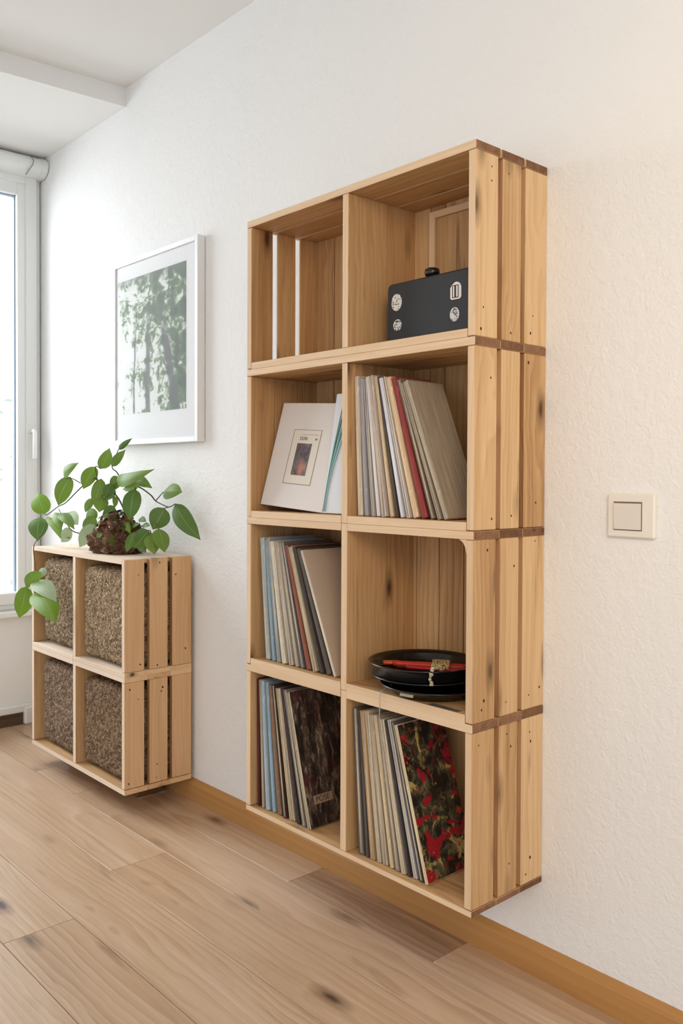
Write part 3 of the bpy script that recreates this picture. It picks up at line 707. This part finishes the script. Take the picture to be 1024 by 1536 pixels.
def bar(name, label, p0, p1, w, t, mat):
    p0, p1 = Vector(p0), Vector(p1); L = (p1 - p0).length; mb = MB(); n = 14; vs = []; fs = []
    for i in range(n + 1):
        s_ = i / n; hw = w * (.55 + .45 * min(1, s_ * 3)) * (1 if s_ < .94 else .8)
        for k in range(10):
            a = 2 * math.pi * k / 10; vs.append((L * s_, hw * math.cos(a), t + t * math.sin(a)))
    for i in range(n):
        for k in range(10): fs.append((i * 10 + k, i * 10 + (k + 1) % 10, (i + 1) * 10 + (k + 1) % 10, (i + 1) * 10 + k))
    fs += [tuple(range(10))[::-1], tuple(n * 10 + k for k in range(10))]
    mb.add(vs, fs, 0, None, .5, True)
    o = obj(name, mb, mat); o.location = p0; o.rotation_euler = (0, 0, math.atan2(p1.y - p0.y, p1.x - p0.x)); tag(o, label, 'implement', 'red implements in the black dish'); return o
bar('red_implement', 'bright red glossy implement lying in the black dish under the gold tassel band', (.466, -.170, topz), (.598, -.080, topz), .010, .0065, red_gloss)
bar('red_implement', 'short orange implement at the left end inside the black dish', (.440, -.176, topz), (.462, -.150, topz), .009, .005, orange_gloss)
bar('red_implement', 'dark crimson implement in front of the bright red one in the black dish', (.505, -.170, topz), (.618, -.098, topz), .009, .0052, crimson)
tas = thing('gold_tassel', 'gold beaded band with a hanging tassel draped over the dish edge', 'tassel', (.588, -.17, topz + .013))
g = NG('gold_beads', .35, .5); v = g.coord(); cell = g.vor(v, 420); cc = g.ramp(g.sep(g.vor(v, 420, 'Color'))[0], [(.1, s2l((92, 66, 40))), (.5, s2l((190, 160, 104))), (1, s2l((232, 214, 164)))])
g.set('Base Color', cc); g.set('Metallic', .35); g.bump(g.math('SUBTRACT', 1.0, cell), 1, .002); gold = g.m
bd = Vector((.826, .563, 0)); bn = Vector((.563, -.826, 0)); bc = Vector((.561, -.118, 0))
mb = MB(); n = 12; vs = []; fs = []
for i in range(n + 1):                                            # band wraps over the implements
    a = -1.35 + 2.7 * i / n; q = bc + bn * (.026 * math.sin(a)); zz = topz + .0035 + .0165 * math.cos(a)
    for e, dz in ((-.019, 0), (.019, 0), (.019, .002), (-.019, .002)):
        p_ = q + bd * e; vs.append((p_.x, p_.y, zz + dz))
for i in range(n):
    for k in range(4): fs.append((i * 4 + k, i * 4 + (k + 1) % 4, (i + 1) * 4 + (k + 1) % 4, (i + 1) * 4 + k))
fs += [(0, 1, 2, 3), (n * 4 + 3, n * 4 + 2, n * 4 + 1, n * 4)]
mb.add(vs, fs, 0); world_child(obj('band', mb, gold), tas)
mb = MB(); rr = random.Random(4)
path = smooth_path([(.583, -.140, topz + .010), (.596, -.158, topz + .013), (.612, -.186, topz + .0215), (.622, -.214, topz + .026), (.6255, -.2215, topz + .012), (.627, -.2225, topz - .004)], 3)
for i, q in enumerate(path):
    for k in range(2):
        r_ = rr.uniform(.0026, .0042); c0 = q + Vector((rr.uniform(-.003, .003), rr.uniform(-.002, .0), rr.uniform(-.001, .002)))
        mb.lathe([(0.0001, c0.z - r_), (r_ * .7, c0.z - r_ * .7), (r_, c0.z), (r_ * .7, c0.z + r_ * .7), (.0001, c0.z + r_)], c0.x, c0.y, 8)
world_child(obj('tassel', mb, plain('silver_beads', (206, 196, 168), .3, .5, .3, .25, 300)), tas)
mb = MB(); mb.box((.622, -.2285, bz + .0001), (.70, -.226, bz + .0005), 0)
for k in range(5): mb.box((.622, -.2285 + .0032 * k, bz + .0001), (.70, -.2258 + .0032 * k, bz + .0004), 0)
sl_ = obj('paper_sleeve', mb, plain('sleeve_dark', (120, 120, 122), .45, .4, var=.5, scale=24)); tag(sl_, 'dark grey paper sleeve lying under the black dishes by the right post', 'paper')
# thin cable coming from under the dish and hanging over the board edge
mb = MB(); zc = bz + .0016
mb.tube(smooth_path([(.4995, -.195, bz + .022), (.495, -.215, bz + .012), (.492, -.2325, bz + .0025), (.4912, -.2355, bz - .004), (.4905, -.2355, bz - .03), (.4895, -.2350, bz - .052)], 4), .0009, 6)
cb = obj('thin_cable', mb, plain('cable_silver', (188, 188, 186), .35, .5, .4)); tag(cb, 'thin silver cable hanging from the dishes over the shelf edge', 'cable')

# ------------------------------------------------------------------ records
_cache = {}
def spine_mat(col, wear=.5, stripes=.5):
    key = (col, wear, stripes)
    if key in _cache: return _cache[key]
    g = NG('sleeve_edge', .75, .15); v = g.coord()
    a = g.noise(g.map(v, (420, 60, 3.5)), 1, 3, .6, .3)
    b = g.noise(g.map(v, (120, 120, 45)), 1, 4, .7)
    c = s2l(col); dk = s2l(tuple(int(x * .55) for x in col)); lt = s2l(tuple(min(255, int(x * 1.08 + 26)) for x in col))
    out = g.mix(g.math('MULTIPLY', g.ramp(a, [(.40, 1.0), (.56, 0.0)]), stripes), c, dk)
    out = g.mix(g.math('MULTIPLY', g.ramp(a, [(.56, 0.0), (.66, 1.0)]), stripes), out, lt)
    out = g.mix(g.math('MULTIPLY', g.ramp(b, [(.55, 0.0), (.68, 1.0)]), wear), out, lt)
    out = g.mix(g.math('MULTIPLY', g.ramp(g.noise(g.map(v, (90, 90, 20), (3, 3, 3)), 1, 4, .7), [(.57, 0.0), (.72, 1.0)]), wear * .8), out, dk)
    g.set('Base Color', out); _cache[key] = g.m
    return g.m
def cover_plain(col, var=.08):
    return plain('cover', col, .6, .25, var=var, scale=9)
def cover_woven():
    g = NG('cover_woven', .8, .15); v = g.coord()
    a = g.noise(g.map(v, (1, 330, 7)), 1, 3, .6); b = g.noise(v, 9, 3)
    c = g.ramp(a, [(.34, s2l((144, 130, 112))), (.5, s2l((160, 147, 129))), (.66, s2l((180, 167, 148)))])
    c = g.mix(g.ramp(b, [(.35, 0.0), (.75, .35)]), c, s2l((120, 104, 84)))
    g.set('Base Color', c); g.bump(a, .4, .001); return g.m
def cover_floral():
    g = NG('cover_floral', .45, .35); v = g.coord(); w_ = g.mix(.018, v, g.noise(v, 26, 3, .6, 0, True), 'ADD')
    n = g.noise(w_, 26, 5, .65, 1.2); n2 = g.noise(g.map(w_, (1, 1, 1), (7, 3, 2)), 21, 5, .6, .7); n3 = g.noise(g.map(w_, (1, 1, 1), (1, 9, 5)), 24, 5, .6, .7); n4 = g.noise(g.map(w_, (1, 1.6, .8), (11, 4, 15)), 46, 4, .7, .8)
    c = g.ramp(n, [(.36, s2l((14, 12, 13))), (.48, s2l((38, 32, 28))), (.56, s2l((66, 72, 56))), (.66, s2l((128, 108, 74)))])
    c = g.mix(g.ramp(n4, [(.58, 0.0), (.66, .75)]), c, s2l((150, 128, 84)))
    c = g.mix(g.ramp(n3, [(.575, 0.0), (.62, 1.0)]), c, s2l((182, 158, 92)))
    c = g.mix(g.ramp(n2, [(.545, 0.0), (.58, 1.0)]), c, s2l((160, 24, 40)))
    c = g.mix(g.ramp(g.noise(g.map(w_, (1, 1, 1), (2, 19, 25)), 19, 3, .5), [(.66, 0.0), (.69, 1.0)]), c, s2l((196, 52, 34)))
    c = g.mix(g.ramp(g.noise(w_, 90, 3, .6, 1.5), [(.56, 0.0), (.68, .55)]), c, s2l((14, 12, 12)))
    g.set('Base Color', c); g.bump(n4, .4, .001); return g.m
def cover_collage():
    g = NG('cover_collage', .5, .3); v = g.coord(); w_ = g.mix(.02, v, g.noise(v, 30, 3, .6, 0, True), 'ADD')
    n = g.noise(g.map(w_, (1, 1.6, .35)), 34, 6, .72, 1.0); n2 = g.noise(g.map(w_, (1, 1, 1), (4, 2, 8)), 17, 3, .6, .8); n3 = g.noise(w_, 120, 3, .6)
    c = g.ramp(n, [(.40, s2l((22, 18, 19))), (.50, s2l((52, 44, 40))), (.60, s2l((116, 98, 84))), (.72, s2l((172, 156, 138)))])
    c = g.mix(g.ramp(n2, [(.57, 0.0), (.66, .8)]), c, s2l((70, 24, 36)))
    c = g.mix(g.ramp(n3, [(.58, 0.0), (.72, .7)]), c, s2l((22, 18, 20)))
    g.set('Base Color', c); return g.m

ORD = ['first', 'second', 'third', 'fourth', 'fifth', 'sixth', 'seventh', 'eighth', 'ninth', 'tenth', 'eleventh', 'twelfth', 'thirteenth', 'fourteenth', 'fifteenth']
paper = spine_mat((206, 194, 174), .3, .7)
def record(t, d, h, col, cover, wear, stripes, kind, loc, th, label, group):
    root = thing('vinyl_record', label, 'record', loc, (0, -th, 0), group)
    edge = spine_mat(col, wear, stripes); cov = cover or cover_plain(tuple(min(255, int(x * .95)) for x in col))
    mb = MB()
    if kind == 'o' and t > .006:        # sleeve open to the room: two boards joined at the back, paper liner between
        w_ = max(.0016, t * .24)
        mb.box((0, 0, 0), (w_, d, h), .0005, 2, 0); mb.box((t - w_, 0, 0), (t, d, h), .0005, 2, 0)
        mb.box((w_, d - .003, 0), (t - w_, d, h), 0, 2, 0); mb.box((w_, .002, 0), (t - w_, d - .003, .002), 0, 2, 0)
        ms = [0 if abs(f) < 0 else m for f, m in zip(range(len(mb.m)), mb.m)]
    else:
        mb.box((0, 0, 0), (t, d, h), min(.0016, t * .3), 2, 0)
    o = obj('sleeve', mb, [edge, cov], root)
    for p in o.data.polygons:
        if abs(p.normal.x) > .9: p.material_index = 1
    if kind == 'o' and t > .006:
        mi = MB(); n = 3; a0, a1 = max(.0016, t * .24) + .0003, t - max(.0016, t * .24) - .0003
        for k in range(n):
            q0 = a0 + (a1 - a0) * k / n; q1 = a0 + (a1 - a0) * (k + 1) / n - .0004
            mi.box((q0, .0012 + .0014 * ((k * 7) % 3), .0025), (q1, d - .004, h - .0015 - .0012 * (k % 2)), .0002, 2, 0)
        obj('inner_sleeve', mi, paper, root)
    return root

def stack(place, specs, topL, topR, s0, s1, z0, h, d, y=-.217, group=None, dlast=None):
    n = len(specs); tot = sum(s[0] for s in specs); out = []; rows_ = []
    for i, (w_, col, kind, desc, *rest) in enumerate(specs):
        rows_.append((w_ / tot, col, kind, desc, rest[0] if rest else None, rest[1] if len(rest) > 1 else random.uniform(0, .004), rest[2] if len(rest) > 2 else random.uniform(-.006, .003), math.asin(s0 + (s1 - s0) * i / (n - 1))))
    def lay(k):                                   # bottoms so that each record just touches its neighbour
        xs = [topL + h * s0]
        for i in range(n - 1):
            t = rows_[i][0] * k; th = rows_[i][7]; hh = h + rows_[i][6]; tn = math.tan(rows_[i + 1][7])
            br = (xs[i] + t * math.cos(th), t * math.sin(th)); tr = (br[0] - hh * math.sin(th), br[1] + hh * math.cos(th))
            xs.append(max(br[0] + br[1] * tn, tr[0] + tr[1] * tn) + .0005)
        return xs, xs[-1] + rows_[-1][0] * k * math.cos(rows_[-1][7])
    goal = topR + h * s1; a_, b_ = .01, .4
    for _ in range(40):
        m_ = (a_ + b_) / 2
        if lay(m_)[1] > goal: b_ = m_
        else: a_ = m_
    xs, _e = lay(a_)
    for i, (w_, col, kind, desc, cover, dy, dh, th) in enumerate(rows_):
        last = i == n - 1
        lab = f'{desc}, {ORD[i]} from left, {place} compartment' if not last else f'{desc}, last on right, {place} compartment'
        out.append(record(w_ * a_, (dlast if last and dlast else d), h + dh, col, cover, .45, .45, kind, (xs[i], y + dy, z0 + .0006), th, lab, group))
    return out

g1 = 'records leaning in the second row right compartment'
stack('second row right', [
 (1.35, (222, 204, 182), 'c', 'thick pale beige record sleeve'), (1.0, (166, 162, 166), 'c', 'slate grey record sleeve'), (.8, (196, 190, 188), 'o', 'light grey record sleeve'),
 (.9, (228, 222, 218), 'c', 'off-white record sleeve'), (1.2, (214, 198, 188), 'o', 'pinkish grey record sleeve'), (.9, (212, 188, 152), 'c', 'cream tan record sleeve'),
 (.6, (82, 70, 64), 'c', 'thin dark brown record sleeve'), (.75, (222, 222, 230), 'c', 'bluish white record sleeve'), (.7, (232, 224, 216), 'o', 'white record sleeve'),
 (1.4, (226, 192, 154), 'c', 'wide peach record sleeve'), (1.35, (146, 62, 58), 'c', 'brick red record sleeve'), (.9, (128, 112, 98), 'o', 'taupe record sleeve'),
 (.7, (182, 166, 144), 'o', 'sand record sleeve'), (1.0, (176, 162, 142), 'c', 'ribbed grey beige record cover', cover_woven(), 0, 0)],
 .3825, .5475, .045, .375, Z0 + 2 * H + .017, .309, .112, group=g1)
g2_ = 'records leaning in the third row left compartment'
stack('third row left', [
 (.8, (104, 58, 42), 'c', 'short worn red brown record sleeve set back', None, .05, -.09), (1.2, (184, 190, 186), 'c', 'pale grey green record sleeve'), (.9, (142, 162, 174), 'c', 'steel blue record sleeve'), (.9, (158, 172, 182), 'o', 'blue grey record sleeve'),
 (1.15, (216, 202, 180), 'c', 'cream record sleeve'), (1.05, (194, 184, 172), 'o', 'scuffed white record sleeve'), (.8, (186, 172, 152), 'o', 'light tan record sleeve'), (.9, (108, 106, 112), 'o', 'dark blue grey record sleeve'),
 (1.0, (140, 82, 64), 'c', 'red patterned record sleeve'), (1.0, (196, 180, 148), 'o', 'yellowed cream record sleeve'), (.8, (72, 64, 58), 'c', 'charcoal brown record sleeve'), (1.0, (92, 84, 78), 'c', 'worn dark grey record sleeve'),
 (.55, (216, 204, 186), 'c', 'plain grey beige record cover', cover_plain((196, 178, 160), .04), 0, 0)],
 .0215, .204, .06, .40, Z0 + H + .017, .309, .15, group=g2_)
g3 = 'records leaning in the bottom row left compartment'
r3 = stack('bottom left', [
 (.6, (84, 40, 34), 'c', 'dark maroon record sleeve'), (.6, (176, 160, 140), 'c', 'thin beige record sleeve'), (1.0, (166, 184, 194), 'c', 'light blue record sleeve'), (.9, (142, 168, 186), 'c', 'sky blue record sleeve'), (1.2, (136, 104, 80), 'c', 'worn brown record sleeve'),
 (.9, (70, 52, 44), 'o', 'dark brown record sleeve'), (1.5, (188, 164, 132), 'o', 'wide beige record sleeve'), (.8, (64, 54, 58), 'c', 'dark plum record sleeve'), (.8, (140, 130, 120), 'o', 'grey record sleeve'),
 (.9, (206, 188, 154), 'o', 'record with dark collage cover', cover_collage(), 0, 0)],
 .0225, .157, .018, .262, Z0 + .012, .324, .165, group=g3)
g4 = 'records leaning in the bottom row right compartment'
stack('bottom right', [
 (1.2, (110, 100, 92), 'o', 'worn grey black record sleeve'), (.7, (84, 78, 76), 'c', 'thin black grey record sleeve'), (1.0, (196, 158, 112), 'o', 'tan orange record sleeve'), (.9, (212, 198, 176), 'o', 'ivory record sleeve'), (1.2, (190, 172, 146), 'o', 'thick sandy record sleeve'),
 (.9, (208, 186, 150), 'c', 'cream tan record sleeve'), (.9, (160, 146, 130), 'o', 'grey beige record sleeve'), (.9, (218, 202, 174), 'o', 'bright cream record sleeve'), (.6, (66, 60, 62), 'c', 'thin charcoal record sleeve'),
 (.8, (206, 202, 200), 'o', 'cool white record sleeve'), (.8, (92, 86, 88), 'o', 'dark grey record sleeve'), (.75, (212, 194, 160), 'c', 'record with red, gold and black floral cover', cover_floral(), 0, 0)],
 .385, .523, .072, .285, Z0 + .012, .325, .148, group=g4)
# title strip on the collage cover: lettering on a pale label
def text_mesh(txt, size, mat, parent, loc, rot, name='lettering'):
    cu = bpy.data.curves.new(name, 'FONT'); cu.body = txt; cu.size = size; cu.extrude = .0002; cu.align_x = 'CENTER'; cu.align_y = 'CENTER'
    tmp = bpy.data.objects.new('tmp', cu); C.objects.link(tmp)
    bpy.context.view_layer.update()
    me = bpy.data.meshes.new_from_object(tmp.evaluated_get(bpy.context.evaluated_depsgraph_get()))
    bpy.data.objects.remove(tmp)
    me.name = name; me.materials.clear(); me.materials.append(mat)
    o = bpy.data.objects.new(name, me); C.objects.link(o); o.parent = parent; o.location = loc; o.rotation_euler = rot
    return o
last = r3[-1]; slv = [c_ for c_ in last.children if c_.name.startswith('sleeve')][0]; tx = max(v.co.x for v in slv.data.vertices)
mb = MB(); mb.box((tx, .022, .052), (tx + .0006, .082, .072), 0)
tl = obj('title_label', mb, plain('label_tan', (168, 144, 124), .6, var=.2, scale=90), slv); tl['label'] = 'small tan title strip'
text_mesh('POSE', .019, plain('ink_dark', (50, 40, 40), .6), tl, (tx + .0008, .050, .062), (R(90), 0, R(90)))
text_mesh('JUTY', .017, plain('ink_pale', (170, 156, 146), .6), slv, (tx + .0003, .122, .018), (R(90), 0, R(90)), 'cover_lettering')

# white sleeve facing the room in the second row, with a card on it, and the striped one beside it
z2 = Z0 + 2 * H + .017
white_cov = plain('cover_white', (224, 216, 210), .55, .3, var=.03, scale=6)
fs_ = thing('vinyl_record', 'white record sleeve facing the room with a small picture card, second row left', 'record', (.262, -.205, z2 + .0022), (R(-13.5), R(3.6), R(0)), 'records in the second row left compartment')
mb = MB(); mb.box((-.240, 0, 0), (0, .006, .268), .0008)
obj('sleeve', mb, white_cov, fs_)
mb = MB(); mb.box((-.168, -.0008, .062), (-.066, 0, .198), .0002)
cd = obj('card', mb, plain('card_cream', (226, 216, 202), .6, var=.03), fs_)
mb = MB()
ringf = [(-.170, .060, -.064, .062), (-.170, .198, -.064, .1992), (-.170, .060, -.1692, .1992), (-.0648, .060, -.064, .1992)]
for a, b, c2, d in ringf: mb.box((a, -.0012, b), (c2, -.0002, d), 0)
mb.box((-.135, -.0012, .186), (-.072, -.0002, .187), 0)
obj('card_border', mb, plain('card_line', (168, 152, 136), .6), cd)
g = NG('card_picture', .55, .25); v = g.coord(); sp = g.sep(v)
gl_ = g.ramp(g.math('ADD', g.math('ADD', g.math('ABSOLUTE', g.math('MULTIPLY', g.math('ADD', sp[0], .112), 1.3)), g.math('ABSOLUTE', g.math('SUBTRACT', sp[2], .102))), g.math('MULTIPLY', g.noise(v, 60, 3), .03)), [(.012, 1.0), (.05, 0.0)])
c = g.ramp(g.noise(v, 45, 4, .6, .6), [(.35, s2l((74, 64, 66))), (.6, s2l((110, 98, 98))), (.75, s2l((132, 122, 118)))])
g.set('Base Color', g.mix(gl_, c, s2l((190, 128, 100))))
mb = MB(); mb.box((-.146, -.0014, .083), (-.090, -.0002, .164), 0)
obj('card_picture', mb, g.m, cd)
text_mesh('DUN', .013, plain('ink_brown', (96, 84, 74), .6), cd, (-.126, -.0012, .176), (R(90), 0, 0))
text_mesh('w', .013, plain('ink_brown2', (130, 108, 96), .6), cd, (-.078, -.0012, .176), (R(90), 0, 0))
s2_ = thing('vinyl_record', 'white record sleeve edged with curved teal stripes, beside the divider, second row left', 'record', (.2665, -.207, z2 + .0022), (R(-9), 0, 0), 'records in the second row left compartment')
mb = MB(); mb.box((0, 0, 0), (.086, .004, .285), .0008)
obj('sleeve', mb, plain('cover_bluewhite', (220, 222, 226), .5, .3, var=.04), s2_)
teal = [plain('teal_a', (70, 142, 134), .5), plain('teal_dark', (38, 66, 68), .5), plain('teal_b', (132, 186, 176), .5), plain('blue_grey', (150, 172, 188), .5)]
for k in range(7):                                       # curled stripes sweeping up to the right
    mb = MB(); vs = []; fs = []; n = 16
    for i in range(n + 1):
        s_ = i / n; z_ = .004 + .262 * s_
        xo = .002 + .0014 * k + (.026 + .0085 * k) * max(0, s_ - .02 * k) ** 1.6; wv = .0012 + .0035 * s_ * (1 - .3 * s_)
        if z_ > .28 - .0: break
        vs += [(xo, -.0012 - .0002 * k, z_), (xo + wv, -.0012 - .0002 * k, z_), (xo + wv, -.0001, z_), (xo, -.0001, z_)]
    m_ = len(vs) // 4
    for i in range(m_ - 1):
        for q in range(4): fs.append((i * 4 + q, i * 4 + (q + 1) % 4, (i + 1) * 4 + (q + 1) % 4, (i + 1) * 4 + q))
    mb.add(vs, fs, 0); obj('stripe', mb, teal[[0, 1, 2, 0, 1, 2, 3][k]], s2_)

# ------------------------------------------------------------------ tree outside the window
tree = thing('garden_tree', 'tree, painted pale for overexposure, outside the window, behind the glass', 'tree', (-6.2, 1.02, -1.5))  # bark and leaves get pale colours to mimic the overexposed view
rt = random.Random(21); mb = MB()
mb.tube([(0, 0, 0), (.05, .0, 1.2), (0, .05, 2.2), (.1, .1, 3.0)], .07, 8, r2=.03)
obj('trunk', mb, plain('bark_overexposed', (206, 206, 200), .9), tree)
mb = MB()
for k in range(140):
    p = Vector((rt.gauss(0, .35), rt.gauss(-.05, .30), 2.4 + rt.gauss(0, .5))); s_ = rt.uniform(.05, .12)
    a = Vector((rt.uniform(-1, 1), rt.uniform(-1, 1), rt.uniform(-1, 1))).normalized(); b = a.cross(Vector((.3, .5, .8))).normalized()
    mb.add([p - a * s_, p - b * s_ * .4, p + a * s_, p + b * s_ * .4], [(0, 1, 2, 3)], 0)
obj('crown', mb, plain('leaf_overexposed', (214, 226, 216), .8), tree)

# ------------------------------------------------------------------ light
w = bpy.data.worlds.new('world'); bpy.context.scene.world = w; w.use_nodes = True
bg = w.node_tree.nodes['Background']; bg.inputs[0].default_value = (.90, .955, 1.0, 1); bg.inputs[1].default_value = 1.22
def area(name, loc, target, size, energy, col, sy_=None):
    l = bpy.data.lights.new(name, 'AREA'); l.energy = energy; l.size = size; l.color = col
    if sy_: l.shape = 'RECTANGLE'; l.size_y = sy_
    o = bpy.data.objects.new(name, l); C.objects.link(o); o.location = loc
    d = Vector(target) - Vector(loc); o.rotation_euler = d.to_track_quat('-Z', 'Y').to_euler(); return o
area('window_light', (-2.9, -1.1, 2.0), (-.2, -.7, .3), 1.6, 84, (.90, .96, 1.0), 2.0)
rl_ = area('room_light', (2.5, -1.7, 1.9), (1.45, 0, 1.2), .8, 6, (1.0, .74, .46))
rl_.data.spread = R(85)
vs_ = bpy.context.scene.view_settings
vs_.view_transform = 'Standard'; vs_.look = 'None'; vs_.exposure = 0; vs_.gamma = 1.05
bpy.context.scene.cycles.max_bounces = 8
